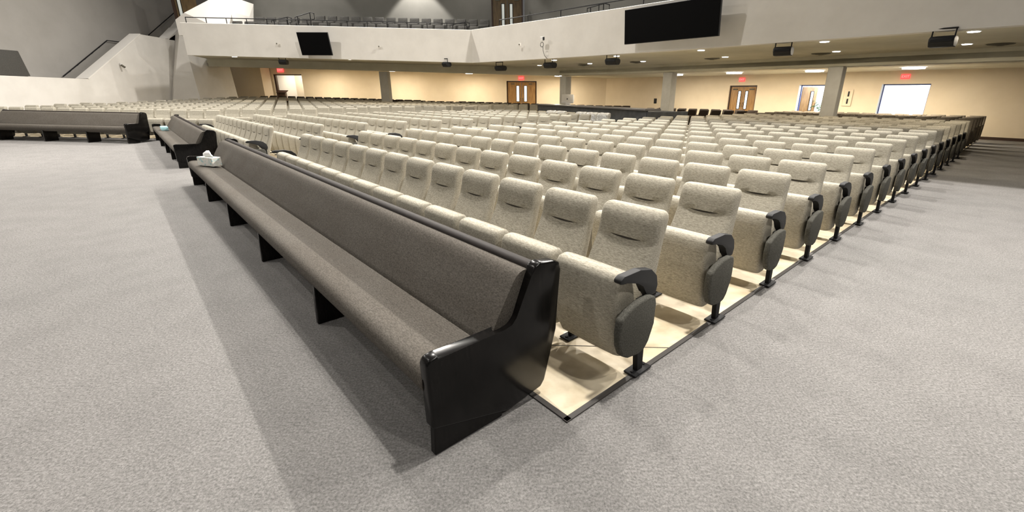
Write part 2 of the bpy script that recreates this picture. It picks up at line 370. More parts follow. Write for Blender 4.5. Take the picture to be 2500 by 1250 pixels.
# parapet (balcony front)
def parapet(name, p, q, z0=ZC - .02, z1=4.14, z0b=None, z1b=None):
    p, q = Vector(p), Vector(q); d = (q - p).normalized(); n = Vector((-d.y, d.x)) * .28
    bm = bmesh.new(); k = 6; rings = []
    for i in range(k + 1):
        t = i / k; s = p + (q - p) * t; r = s + n
        zz0 = z0 + ((z0b or z0) - z0) * t; zz1 = z1 + ((z1b or z1) - z1) * t
        e = dz(s.x, s.y); rings.append([(s.x, s.y, zz0 + e), (s.x, s.y, zz1 + e - .012), (s.x + n.x * .06, s.y + n.y * .06, zz1 + e), (r.x, r.y, zz1 + e), (r.x, r.y, zz0 + e)])
    loft(bm, rings)
    return obj(name, finish(bm, name, None, M['paint']), kind='structure')
parapet('wall_balcony_left', F0, C0, 2.86, 4.14, 2.80, 4.12)
parapet('wall_balcony_right', C0, FR[:2], 2.80, 4.12, 2.87, 4.22)
# balcony deck
strip_slab('floor_balcony', [inn(F0, .2), inn(C0, .2)], [(-17.6, 31.4), (2.5, 31.4)], 3.25, 3.5, M['paint_grey'], 12, 4)
strip_slab('floor_balcony_right', [inn(C0, .2), inn(FRt, .2)], [CR, ER], 3.25, 3.5, M['paint_grey'], 12, 4)
# ------------------------------------------------------------------ columns
def column(loc, rz, w, d, z0, z1, label):
    t = empty('column', loc, rz, label=label, category='column', group='columns under the balcony')
    obj('shaft', box_me('shaft', (-w / 2, 0, z0), (w / 2, d, z1), M['column'], .012, 1), t)
    obj('base', box_me('base', (-w / 2 - .012, -.012, z0), (w / 2 + .012, d + .012, z0 + .1), M['frame']), t)
column(AB(4.92, 17.98), ROT_A, .44, .44, 0, 2.52, 'square grey column nearest the bright open doorway on the right')
column(AB(11.32, 17.98), ROT_A, .44, .44, 0, 2.52, 'square grey column standing behind the corner of the sound booth')
column(AB(17.72, 17.98), ROT_A, .44, .44, 0, 2.52, 'square grey column behind the white computer monitor')
column((-8.72, 25.6, 0), ROT_F, .46, .44, 0, 2.72, 'square grey column left of the middle oak double doors')

# ------------------------------------------------------------------ doors
def leaf(parent, x0, x1, h, win, m, handle_side=1):
    gl = M['glow_glass'] if m == M['oak'] else M['faint_glow_glass']
    o = obj('door_leaf', box_me('door_leaf', (x0, 0, .01), (x1, .045, h), m, .004, 1), parent)
    wx0, wx1 = win
    obj('glass_pane', box_me('glass_pane', (wx0, -.006, h * .45), (wx1, .05, h * .89), gl), o)
    bm = bmesh.new(); t = .03
    for lo, hi in [((wx0 - t, -.014, h * .45 - t), (wx1 + t, .0, h * .45)), ((wx0 - t, -.014, h * .89), (wx1 + t, .0, h * .89 + t)),
                   ((wx0 - t, -.014, h * .45), (wx0, .0, h * .89)), ((wx1, -.014, h * .45), (wx1 + t, .0, h * .89))]: hexa(bm, lo, hi)
    obj('pane_frame', finish(bm, 'pane_frame', None, M['black']), o)
    bm = bmesh.new(); tube(bm, [(handle_side, -.03, 1.0), (handle_side, -.05, 1.02), (handle_side, -.05, 1.2), (handle_side, -.03, 1.22)], .012, 6)
    obj('pull_handle', finish(bm, 'pull_handle', 60, M['metal']), o)
    return o
def double_door(name, loc, rz, w, h, m=None, recess=.12):
    t = empty(name, loc, rz, kind='structure'); m = m or M['oak']
    bm = bmesh.new(); f = .06
    for lo, hi in [((-w / 2, recess - .04, 0), (-w / 2 + f, recess + .1, h)), ((w / 2 - f, recess - .04, 0), (w / 2, recess + .1, h)), ((-w / 2, recess - .04, h - f), (w / 2, recess + .1, h))]: hexa(bm, lo, hi)
    obj('door_frame', finish(bm, 'door_frame', None, M['frame']), t)
    for s in (-1, 1):
        x0, x1 = sorted((s * .012, s * (w / 2 - f)))
        wn = sorted((s * w * .09, s * w * .17))
        o = leaf(t, x0, x1, h - f - .01, wn, m, s * .06); o.location.y = recess
        cl = obj('door_closer', box_me('door_closer', (-.12, -.05, h - f - .16), (.12, 0, h - f - .1), M['vent']), o); cl.location.x = s * w * .3
    return t
double_door('door_1', (-1.40, FY, .11), 0, 2.02, 2.32, recess=.12)
p = AB(10.9, BW); double_door('door_2', (p.x, p.y, 0), ROT_A, 1.46, 2.09, recess=.12)
# doorway 3: left leaf standing open into the lobby, blue lit jamb
def open_door(name, a0, a1, leaf_open=True):
    p = AB((a0 + a1) / 2, BW); w = a0 - a1; t = empty(name, (p.x, p.y, 0), ROT_A, kind='structure'); h = 2.09
    bm = bmesh.new()
    for lo, hi in [((-w / 2, .29, 0), (-w / 2 + .05, .38, h)), ((w / 2 - .05, .29, 0), (w / 2, .38, h)), ((-w / 2, .29, h - .05), (w / 2, .38, h))]: hexa(bm, lo, hi)
    obj('door_frame', finish(bm, 'door_frame', None, M['frame_blue']), t)
    obj('jamb_lining', box_me('jamb_lining', (-w / 2 - .001, 0, 0), (-w / 2 + .012, .29, h), M['jamb_light']), t)
    if leaf_open:
        o = leaf(t, 0, .9, 2.0, (.52, .66), M['oak'], .82); o.location = (-w / 2 + .06, .42, 0); o.rotation_euler = (0, 0, R(60))
    return t
open_door('door_3', *DO['d4'], True); open_door('door_4', *DO['d5'], False)
# left doorway (frontal wall), open to a cream corridor
t = empty('door_5', (-17.22, FY, .45), 0, kind='structure')
bm = bmesh.new(); hexa(bm, (-.98, .12, 0), (-.86, .3, 2.32)); hexa(bm, (.92, .2, 0), (.98, .35, 2.32)); hexa(bm, (-.99, .1, 2.26), (.98, .35, 2.32))
obj('door_frame', finish(bm, 'door_frame', None, M['frame']), t)
# rooms behind the doorways
wall('wall_corridor', (-21, FY + 1.9), (-13, FY + 1.9), 0, 3.4, .1, M['lobby_cream'])
wall('wall_corridor_end', (-18.12, FY + .31), (-17.75, FY + 1.9), 0, 3.4, .1, M['white_paint'])
area('corridor_lamp', (-16.6, FY + 1.1, 3.1), .5, 48, (1, .9, .75), (-16.9, FY + 1.9, 1.5))
q0, q1 = AB(12, BW + 3.2), AB(-2, BW + 3.2)
wall('wall_lobby', q0, q1, 0, 3.2, .1, M['lobby'])
# lobby windows: glowing panes added as a backdrop, in place of daylight
def lobby_window(n, a0, a1, z0, z1, b=BW + 3.15):
    p = AB((a0 + a1) / 2, b); w = abs(a0 - a1) / 2; t = empty('window_%d' % n, (p.x, p.y, 0), ROT_A, kind='structure')
    obj('glass_pane', box_me('glass_pane', (-w, -.01, z0), (w, .02, z1), M['daylight']), t)
    bm = bmesh.new()
    for lo, hi in [((-w - .05, -.04, z0 - .05), (w + .05, .0, z0)), ((-w - .05, -.04, z1), (w + .05, 0, z1 + .05)), ((-w - .05, -.04, z0), (-w, 0, z1)), ((w, -.04, z0), (w + .05, 0, z1))]: hexa(bm, lo, hi)
    obj('window_frame', finish(bm, 'window_frame', None, M['white']), t)
lobby_window(1, 7.2, 1.2, .1, 2.9); lobby_window(2, 9.1, 7.6, .3, 2.6)
area('lobby_fill', AB(6, BW + 2.2, 2.4), 1.6, 260, (.82, .92, 1), AB(6.5, BW, 1.0))  # lamp added to brighten the lobby behind the doorways
# palm in the lobby
t = empty('potted_palm', AB(7.35, BW + 1.3, 0), 0, label='green potted palm in the lobby beyond the half open oak door', category='plant')
bm = bmesh.new()
for k in range(11):
    az = k * 2.4; tip = Vector((math.cos(az) * .6, math.sin(az) * .6, 1.25 + .25 * math.sin(k))); base = Vector((0, 0, .75 + .03 * k)); mid = (base + tip) / 2 + Vector((0, 0, .3))
    for s in range(8):
        u = s / 8 + .12; c = base * (1 - u) ** 2 + mid * 2 * u * (1 - u) + tip * u * u
        for sg in (-1, 1):
            side = Vector((-math.sin(az), math.cos(az), 0)) * sg * .2 * (1 - .5 * u) + Vector((math.cos(az) * .1, math.sin(az) * .1, -.06))
            v = [bm.verts.new(c), bm.verts.new(c + side * .5 + Vector((0, 0, .02))), bm.verts.new(c + side), bm.verts.new(c + side * .5 - Vector((0, 0, .02)))]; bm.faces.new(v)
obj('fronds', finish(bm, 'fronds', None, M['leaf']), t, kind='stuff')
bm = bmesh.new(); tube(bm, [(0, 0, .3), (0, 0, .8)], .03, 8); obj('stem', finish(bm, 'stem', 60, M['frame']), t)
bm = bmesh.new(); tube(bm, [(0, 0, 0), (0, 0, .02), (0, 0, .34)], .17, 16); obj('pot', finish(bm, 'pot', 60, M['white']), t)

# ------------------------------------------------------------------ left side: stair wall, parapet caps, pier, upper walls
def solid(name, front, off, m, parent=None, **props):
    """closed solid from a front polygon (3D points) and an offset vector"""
    bm = bmesh.new(); o = Vector(off); a = [bm.verts.new(p) for p in front]; b = [bm.verts.new(Vector(p) + o) for p in front]
    bm.faces.new(a); bm.faces.new(b[::-1]); n = len(front)
    for i in range(n): bm.faces.new([a[i], b[i], b[(i + 1) % n], a[(i + 1) % n]])
    return obj(name, finish(bm, name, None, m), parent, **props)
WX = -19.6
solid('wall_stair', [(WX, 2, 0), (WX, 23.8, 0), (WX, 25.6, 4.5), (WX, 25.1, 4.22), (WX, 23.37, 4.25), (WX, 20.12, 2.11), (WX, 2, 2.25)], (-.5, 0, 0), M['paint'], kind='structure')
# white caps along the stair string
solid('trim_7', [(WX + .015, 20.12, 2.11), (WX + .015, 23.37, 4.25), (WX + .015, 23.37, 4.28), (WX + .015, 20.05, 2.13)], (-.53, 0, 0), M['white_paint'], kind='structure')
solid('trim_8', [(WX + .015, 25.1, 4.22), (WX + .015, 25.95, 4.85), (WX + .015, 25.95, 4.88), (WX + .015, 25.05, 4.25)], (-.53, 0, 0), M['white_paint'], kind='structure')
solid('wall_stair_upper', [(WX, 25.1, 4.2), (WX, 27, 4.2), (WX, 27, 5.7), (WX, 25.95, 4.85)], (-.5, 0, 0), M['paint'], kind='structure')
def pier():
    bm = bmesh.new()
    f = [(-19.6, 23.8, 0), (-18.1, 24.4, 0), (-18.42, 24.5, 4.72), (-19.6, 25.6, 4.5)]
    k = [(-19.6, 27.5, 0), (-18.1, 27.5, 0), (-18.42, 27.5, 4.72), (-19.6, 27.5, 4.5)]
    a = [bm.verts.new(p) for p in f]; b = [bm.verts.new(p) for p in k]; bm.faces.new(a); bm.faces.new(b[::-1])
    for i in range(4): bm.faces.new([a[i], b[i], b[(i + 1) % 4], a[(i + 1) % 4]])
    obj('wall_pier', finish(bm, 'wall_pier', None, M['paint']), kind='structure')
pier()
# upper outer wall of the hall on the left and behind the balcony
wall('wall_upper_left', (-21.6, 0), (-21.6, 32), 0, 9.5, .3, M['paint_side'])
wall('wall_upper_back', (-17.2, 25.55), (-1.9, 25.9), 3.4, 9.5, .3, M['paint_grey'])
UR0 = Vector((-.95, 25.75)); UR1 = AB(-12, 17.2)
wall('wall_upper_right', UR0, UR1[:2], 3.4, 9.5, .3, M['paint_grey'])
# oak doors at the back of the balcony
t = double_door('door_6', (-1.84, 25.3, 3.6), R(-2), 1.62, 2.75, M['oak_dark'], recess=.0)
# white stair enclosure on the balcony
bm = bmesh.new()
f = [(-16.9, 22.3, 4.1), (-14.45, 22.6, 4.1), (-14.45, 22.6, 5.15), (-14.6, 23.4, 5.85), (-15.25, 23.2, 5.95), (-16.45, 22.35, 5.05), (-16.9, 22.3, 4.75)]
a = [bm.verts.new(p) for p in f]; b = [bm.verts.new((p[0] - .1, p[1] + 1.5, p[2])) for p in f]; bm.faces.new(a); bm.faces.new(b[::-1])
for i in range(len(f)): bm.faces.new([a[i], b[i], b[(i + 1) % len(f)], a[(i + 1) % len(f)]])
obj('wall_stair_enclosure', finish(bm, 'wall_stair_enclosure', None, M['white_paint']), kind='structure')
# brown door at the stair head
t = empty('door_7', (-18.1, 24.9, 4.3), R(6), kind='structure')
o = leaf(t, -.55, .45, 2.2, (-.42, -.28), M['oak_dark'], .3)
obj('door_frame', box_me('door_frame', (-.7, -.02, 0), (-.56, .1, 2.3), M['frame']), t)

# grey box on the stair wall at far left
t = empty('floor_monitor', (-20.0, 17.6, 2.15), R(90), label='dark grey wedge shaped loudspeaker on the left low wall at the frame edge', category='loudspeaker')
obj('cabinet', prism_me('cabinet', [(-.2, 0), (.25, 0), (.25, .9), (-.05, .9)], -1.2, .45, M['dark_box'], .02, 2), t)
obj('foot_rail', box_me('foot_rail', (-1.15, -.15, -.02), (.4, .2, .0), M['metal']), t)

# ------------------------------------------------------------------ handrails
def rail_thing(name, label, cat, parts, group=None, r=.022):
    o = empty(name, (0, 0, 0), label=label, category=cat)
    for nm, pts in parts:
        bm = bmesh.new(); tube(bm, pts, r if nm == 'rail' else r * .9, 6); obj(nm, finish(bm, nm, 60, M['metal']), o)
    return o
def stair_rail(x, pts, label):
    q_ = 21.47 / -x; pts = [(y * q_, 1.6 + (z - 1.6) * q_) for y, z in pts]; x = -21.47
    P = [('rail', [(x, y, z) for y, z in pts])]
    for i in range(1, 6):
        u = i / 6; y = pts[0][0] + (pts[1][0] - pts[0][0]) * u; z = pts[0][1] + (pts[1][1] - pts[0][1]) * u
        P.append(('bracket', [(x, y, z), (x - .14, y + .03, z - .08)]))
    rail_thing('handrail', label, 'handrail', P)
stair_rail(-20.3, [(19.75, 2.2), (22.28, 3.86), (23.1, 3.86)], 'black wall handrail rising along the lower flight of the left stair')
stair_rail(-20.3, [(24.7, 4.36), (27.7, 6.3)], 'black wall handrail rising along the upper flight to the stair head')
# balcony rail, left wing
def top_z(x, y): return 4.13 + dz(x, y)
P = []; pts = []
for i in range(15):
    t = i / 14; x = -15.3 + (12.0) * t; y = 20.78 + .24 * t; pts.append((x, y, top_z(x, y) + .235))
P.append(('rail', pts)); P += [('post', [(x, y, z), (x, y, z - .25)]) for x, y, z in pts[::1]]
rail_thing('balcony_rail', 'low black rail on posts along the left wing of the balcony front', 'railing', P, r=.018)
P = []; pts = []
for i in range(13):
    t = i / 12; q = Vector((-1.4, 19.72)) ; p0 = Vector(C0) + Vector((.1, .15)); e = Vector(FR[:2]) + Vector((.1, .15)); s = p0 + (e - p0) * (.06 + .7 * t)
    z = 4.12 + .1 * (.06 + .7 * t) + dz(s.x, s.y); pts.append((s.x, s.y, z + .25))
P.append(('rail', pts)); P += [('post', [(x, y, z), (x, y, z - .26)]) for x, y, z in pts]
rail_thing('balcony_rail', 'low black rail on posts along the right wing of the balcony front', 'railing', P, r=.018)
def aisle_rail(x, y, dx, h, label, z0=4.1):
    z = z0 + dz(x, y)
    rail_thing('aisle_rail', label, 'railing', [('rail', [(x - .12, y, z + h * .55), (x - .12, y, z + h * .8), (x + dx * .75, y + .3, z + h + .12), (x + dx, y + .3, z + h + .08), (x + dx, y + .3, z + h * .75), (x + dx - .12, y + .3, z + h * .72)]),
        ('post', [(x, y, z - .5), (x, y, z + h * .82)]), ('post', [(x + dx * .7, y + .3, z - .5), (x + dx * .7, y + .3, z + h + .1)])], r=.02)
aisle_rail(-11.75, 21.2, .62, .32, 'short black aisle rail, lower of the two above the small screen')
aisle_rail(-11.05, 21.9, .62, .62, 'short black aisle rail, taller of the two above the small screen')
aisle_rail(-4.0, 21.5, .7, .32, 'short black aisle rail by the bend of the balcony')
aisle_rail(1.7, 17.3, .7, .45, 'short black aisle rail right of the balcony doors')

# ------------------------------------------------------------------ chairs
BF = [(.30, -.012), (.36, .0), (.45, .030), (.58, .086), (.66, .124), (.75, .164), (.765, .168), (.865, .184), (.905, .194), (.93, .212), (.943, .24)]
BG = [(.30, .09), (.36, .115), (.45, .15), (.62, .205), (.80, .262), (.88, .296), (.915, .302), (.943, .288)]
def back_me(m, hi=True):
    bm = bmesh.new(); loops = []
    zs = [.30, .34, .45, .56, .66, .735, .757, .765, .80, .855, .895, .922, .937, .943] if hi else [.30, .5, .757, .905, .94]
    for z in zs:
        w = .485 - .045 * max(0, z - .45) / .5
        if z > .93: w -= .012
        if z > .94: w -= .028
        if z < .35: w = .455
        bump = None
        if hi and z >= .765:
            k = .007 * (1 - (z - .765) / .25)
            bump = lambda x, k=k: -k * max(0, 1 - (abs(x) / .155) ** 4)
        elif hi and z > .5:
            kk = .004 * (z - .5) / .257
            bump = lambda x, k=kk: k * max(0, 1 - (abs(x) / .2) ** 2)
        if hi: loops.append(rloop(w, lerp(BF, z), lerp(BG, z), z, .028, 12, bump))
        else:
            f, g = lerp(BF, z), lerp(BG, z); h = w / 2; loops.append([(-h + .02, f, z), (h - .02, f, z), (h, f + .03, z), (h, g - .02, z), (h - .02, g, z), (-h + .02, g, z), (-h, g - .02, z), (-h, f + .03, z)])
    loft(bm, loops); return finish(bm, 'backrest', 50, m)
SP = [(.09, -.05, .02, .36), (.11, -.10, .03, .42), (.15, -.155, .03, .465), (.24, -.195, .02, .487), (.40, -.215, -.01, .492), (.56, -.212, -.045, .492), (.63, -.205, -.062, .49), (.657, -.19, -.08, .48), (.667, -.165, -.105, .46)]
def seat_me(m, hi=True):
    bm = bmesh.new(); loops = []
    for z, f, g, w in (SP if hi else [SP[1], SP[3], SP[5], SP[6], SP[8]]):
        if hi: loops.append(rloop(w, f, g, z, .03, 6, None, .006))
        else: h = w / 2; loops.append([(-h + .02, f, z), (h - .02, f, z), (h, f + .03, z), (h, g, z), (-h, g, z), (-h, f + .03, z)])
    loft(bm, loops); return finish(bm, 'seat', 50, m)
def standard_me():
    bm = bmesh.new()
    prism(bm, [(-.02, .01), (.035, .01), (.025, .28), (.06, .50), (-.05, .50), (-.045, .28)], -.017, .017)
    bevel(bm, .004, 1); return finish(bm, 'pedestal', 35, M['metal'])
def plate_me():
    bm = bmesh.new(); hexa(bm, (-.045, -.075, .004), (.045, .095, .016)); bevel(bm, .006, 2)
    for y in (-.05, .07): tube(bm, [(0, y, .012), (0, y, .022)], .009, 6)
    return finish(bm, 'base_plate', 35, M['metal'])
def arm_me():
    bm = bmesh.new()
    prism(bm, [(-.255, .655), (-.257, .678), (-.225, .695), (-.08, .694), (.03, .668), (.09, .615), (.108, .55), (.092, .50), (.015, .50), (.0, .535), (-.045, .585), (-.09, .625), (-.15, .645), (-.23, .649)], -.026, .026)
    bevel(bm, .009, 2); return finish(bm, 'armrest', 40, M['black'])
def panel_me():
    bm = bmesh.new()
    prism(bm, [(-.275, .465), (-.21, .50), (-.12, .525), (-.01, .526), (.04, .51), (.055, .46), (.04, .34), (.008, .235), (-.03, .195), (-.09, .182), (-.19, .20), (-.245, .235), (-.275, .30), (-.285, .38)], -.024, .024)
    bevel(bm, .014, 3); return finish(bm, 'side_panel', 50, M['fabric_dark'])
def post_me():
    bm = bmesh.new(); hexa(bm, (-.018, .01, .40), (.018, .08, .62)); bevel(bm, .006, 1); return finish(bm, 'arm_post', 35, M['metal'])
def hinge_me():
    bm = bmesh.new(); hexa(bm, (-.02, -.02, .30), (.02, .13, .42)); bevel(bm, .008, 1); return finish(bm, 'hinge', 35, M['black'])
def crease_shade_me():  # dark crescent added for the shade under the headrest step
    bm = bmesh.new(); n = 10; a = []; b = []
    for k in range(n + 1):
        x = -.115 + .23 * k / n; t = 1 - abs(x / .115) ** 2; zc = .760 - .004 * t
        a.append((x, .1655, zc + .009 * t + .0005)); b.append((x, .1655, zc - .008 * t))
    ring = a + b[::-1]; A_ = [bm.verts.new(p) for p in ring]; B_ = [bm.verts.new((p[0], p[1] + .03, p[2])) for p in ring]
    bm.faces.new(A_); bm.faces.new(B_[::-1]); m = len(ring)
    for i in range(m): bm.faces.new([A_[i], B_[i], B_[(i + 1) % m], A_[(i + 1) % m]])
    return finish(bm, 'crease_shade', None, M['crease'])
ME = dict(back=back_me(M['fabric']), seat=seat_me(M['fabric']), std=standard_me(), plate=plate_me(), arm=arm_me(), panel=panel_me(), post=post_me(), hinge=hinge_me(), crease=crease_shade_me())
def make_chair(end):
    t = empty('auditorium_chair', (0, 0, -50))
    bk = obj('backrest', ME['back'], t); obj('crease_shade', ME['crease'], bk)
    obj('seat', ME['seat'], t)
    h = obj('hinge', ME['hinge'], t); h.location = (-.262, 0, 0)
    def stand(sx, arm):
        s = obj('pedestal', ME['std'], t); s.location = (sx, 0, 0); obj('base_plate', ME['plate'], s)
        if arm:
            a = obj('armrest', ME['arm'], t); a.location = (sx, 0, 0); obj('arm_post', ME['post'], a)
            sp = obj('side_panel', ME['panel'], t); sp.location = (sx + math.copysign(.038, sx), 0, 0)
    if end != 'last': stand(-.272, end == 'left')
    else: stand(-.272, True)
    if end in ('right',): stand(.272, True)
    if end == 'right_plain': pass
    return t
PROTO = {}
def tree_copy(o, parent=None):
    c = o.copy(); COL.objects.link(c); c.parent = parent
    for ch in list(o.children): tree_copy(ch, c)
    return c
used = set()
def place_chair(kind, loc, rz, **props):
    if kind not in PROTO: PROTO[kind] = make_chair(kind)
    if kind not in used: o = PROTO[kind]; used.add(kind)
    else: o = tree_copy(PROTO[kind])
    o.location = loc; o.rotation_euler = (0, 0, rz)
    for k, v in props.items(): o[k] = v
    return o
ORD = ['zeroth', 'first', 'second', 'third', 'fourth', 'fifth', 'sixth', 'seventh', 'eighth', 'ninth', 'tenth', 'eleventh', 'twelfth', 'thirteenth', 'fourteenth', 'fifteenth', 'sixteenth', 'seventeenth', 'eighteenth', 'nineteenth', 'twentieth', 'twenty-first', 'twenty-second', 'twenty-third']
chairs = []   # (dist, kind, loc, rot, dark, block, row, seat)
STEP = .967
for k in range(22):
    for i in range(13):
        if k >= 13 and i > 11: continue
        p = AB(1.545 + .544 * i, 1.98); q = p + VL * STEP * k
        if (q - AB(4.92, 18.2)).length < .62: continue
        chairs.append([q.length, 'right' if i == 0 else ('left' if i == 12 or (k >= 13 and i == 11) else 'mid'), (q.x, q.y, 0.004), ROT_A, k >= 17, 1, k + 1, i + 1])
for k in range(12):
    for i in range(12):
        if k >= 11 and i < 0: continue
        p = AB(10.65 + .544 * i, 1.98); q = p + VL * STEP * k
        chairs.append([q.length, 'right' if i == 0 else ('left' if i == 11 else 'mid'), (q.x, q.y, 0.004), ROT_A, False, 2, k + 1, i + 1])
dF = Vector((math.sin(R(91.585)), math.cos(R(91.585)))); nF = Vector((-dF.y, dF.x))
for k in range(15):
    o = Vector((-17.59, 15.285)) + nF * (.953 * k - .29)
    row = []
    for i in range(-1, 44):
        q = o + dF * .56 * i
        xl = -18.25 + .055 * k + (.1 * max(0, k - 9))
        if q.x < xl: continue
        ia, ib = inv(q.x, q.y)
        if ia < 17.95 and ib < 19.3: continue
        if ia < 18.9 and 15.2 < ib < 18.2: continue
        if ia < 8.5 + 8: continue
        if (q - Vector((-8.72, 25.8))).length < .75 or (Vector((q.x, q.y, 0)) - AB(17.72, 18.2)).length < .8: continue
        if k == 14 and -7.6 < q.x < -5.1: continue
        row.append(q)
    for j, q in enumerate(row):
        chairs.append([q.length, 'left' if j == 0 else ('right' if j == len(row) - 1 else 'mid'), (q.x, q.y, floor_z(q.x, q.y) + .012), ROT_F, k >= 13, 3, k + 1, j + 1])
BLOCK = {1: 'near right block', 2: 'middle block', 3: 'far left block'}
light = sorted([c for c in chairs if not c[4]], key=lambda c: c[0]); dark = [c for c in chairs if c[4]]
near, rest = light[:300], light[300:]
for d, kind, loc, rz, dk, blk, row, st in near:
    if blk == 1: lab = 'beige tweed tip-up chair, near block, %s row from the front, %s from the carpet aisle' % (ORD[row], ORD[st])
    elif blk == 2: lab = 'beige tweed tip-up chair, middle block, %s row from the front, %s from its right end' % (ORD[row], ORD[st])
    else: lab = 'beige tweed tip-up chair, far left block, %s row from the front, %s from its left end' % (ORD[row], ORD[st])
    place_chair(kind, loc, rz, label=lab, category='chair', group='beige tip-up chairs in the ' + BLOCK[blk])
# low detail chair used for the distant ones
def low_me(m_main, name):
    a, b = back_me(m_main, False), seat_me(m_main, False); bm = bmesh.new(); bm.from_mesh(a); bm.from_mesh(b); nf = len(bm.faces)
    hexa(bm, (-.29, .0, 0), (-.255, .05, .42)); hexa(bm, (-.31, -.07, 0), (-.23, .09, .015))
    bm.faces.ensure_lookup_table()
    me = bpy.data.meshes.new(name); 
    for f in bm.faces[nf:]: f.material_index = 1
    bm.to_mesh(me); bm.free(); me.materials.append(m_main); me.materials.append(M['metal']); bpy.data.meshes.remove(a); bpy.data.meshes.remove(b); return me
low = low_me(M['fabric'], 'low_chair')
LV = [v.co.copy() for v in low.vertices]; LF = [list(p.vertices) for p in low.polygons]; LM = [p.material_index for p in low.polygons]
VV, FF, MM = [], [], []
for d, kind, loc, rz, dk, blk, row, st in rest:
    base = len(VV); c, s = math.cos(rz), math.sin(rz)
    for v in LV: VV.append((loc[0] + v.x * c - v.y * s, loc[1] + v.x * s + v.y * c, loc[2] + v.z))
    for f in LF: FF.append([base + i for i in f])
    MM += LM
me = bpy.data.meshes.new('distant_chairs'); me.from_pydata(VV, [], FF); me.materials.append(M['fabric']); me.materials.append(M['metal']); me.polygons.foreach_set('material_index', MM)
obj('auditorium_chair_rows', me, kind='stuff', label='beige tweed chairs filling the far rows of the hall', category='chairs')
lowd = low_me(M['fabric_shade_brown'], 'rear_chair'); lowk = low_me(noisy(mat('deep_shade_fabric', (.04, .03, .025), .9, spec=.1), (.028, .021, .017), (.055, .043, .034), 80, 3, .6, rand=True), 'dark_rear_chair')  # under-balcony dimness put into these darker cloth colours
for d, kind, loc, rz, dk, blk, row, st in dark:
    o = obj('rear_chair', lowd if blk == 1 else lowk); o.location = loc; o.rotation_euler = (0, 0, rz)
    if blk == 1: o['label'] = 'shade-darkened chair under the balcony, %s row of the near block, %s from the aisle' % (ORD[row], ORD[st]); o['group'] = 'dark chairs under the right balcony'
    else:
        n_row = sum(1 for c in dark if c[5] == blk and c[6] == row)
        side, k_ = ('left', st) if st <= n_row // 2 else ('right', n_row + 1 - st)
        o['label'] = 'shade-darkened chair, %s row below the left balcony, %s from its %s end' % ('last' if row == 15 else 'second to last', ORD[min(k_, 23)], side)
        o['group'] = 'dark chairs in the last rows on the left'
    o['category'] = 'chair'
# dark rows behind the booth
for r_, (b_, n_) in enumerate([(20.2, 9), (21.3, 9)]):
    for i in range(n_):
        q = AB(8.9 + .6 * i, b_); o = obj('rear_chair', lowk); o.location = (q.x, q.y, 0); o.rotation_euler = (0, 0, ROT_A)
        o['label'] = 'shade-darkened chair behind the booth column, %s row, %s from the right' % (['nearer', 'farther'][r_], ORD[i + 1]); o['category'] = 'chair'; o['group'] = 'dark chairs behind the booth'
# clear plastic covers over chairs by the booth
def cover_me():
    bm = bmesh.new(); loops = []
    rr = random.Random(3)
    for z in [.42, .5, .6, .7, .8, .88, .94, .965, .975]:
        w = .52 if z < .93 else (.50 if z < .97 else .4)
        f = lerp(BF, z) - .05 + .03 * rr.random(); g = lerp(BG, z) + .05 + .03 * rr.random()
        if z > .96: f += .02; g -= .02
        l = rloop(w, f, g, z, .05, 8, lambda x: .02 * math.sin(x * 40 + z * 9)); loops.append([(x + .006 * rr.uniform(-1, 1), y + .012 * rr.uniform(-1, 1), zz) for x, y, zz in l])
    loft(bm, loops, False); bm.faces.new([bm.verts[i] for i in range(0)]) if False else None
    bmesh.ops.holes_fill(bm, edges=[e for e in bm.edges if e.is_boundary and e.verts[0].co.z > .9])
    return finish(bm, 'plastic_cover', 60, M['film'])
cm = cover_me()
LC = ['rightmost of the clear wrinkled plastic covers on chairs in front of the booth', 'second clear plastic chair cover from the right in front of the booth', 'third clear plastic chair cover from the right in front of the booth', 'fourth clear plastic chair cover from the right in front of the booth', 'leftmost of the clear plastic chair covers in front of the booth']
for n_, i in enumerate((0, 1, 2, 4, 5)):
    q = AB(10.65 + .544 * i, 1.98) + VL * STEP * 11; o = obj('plastic_cover', cm, label=LC[n_], category='cover', group='plastic covers in front of the booth'); o.location = (q.x, q.y, 0); o.rotation_euler = (0, 0, ROT_A)

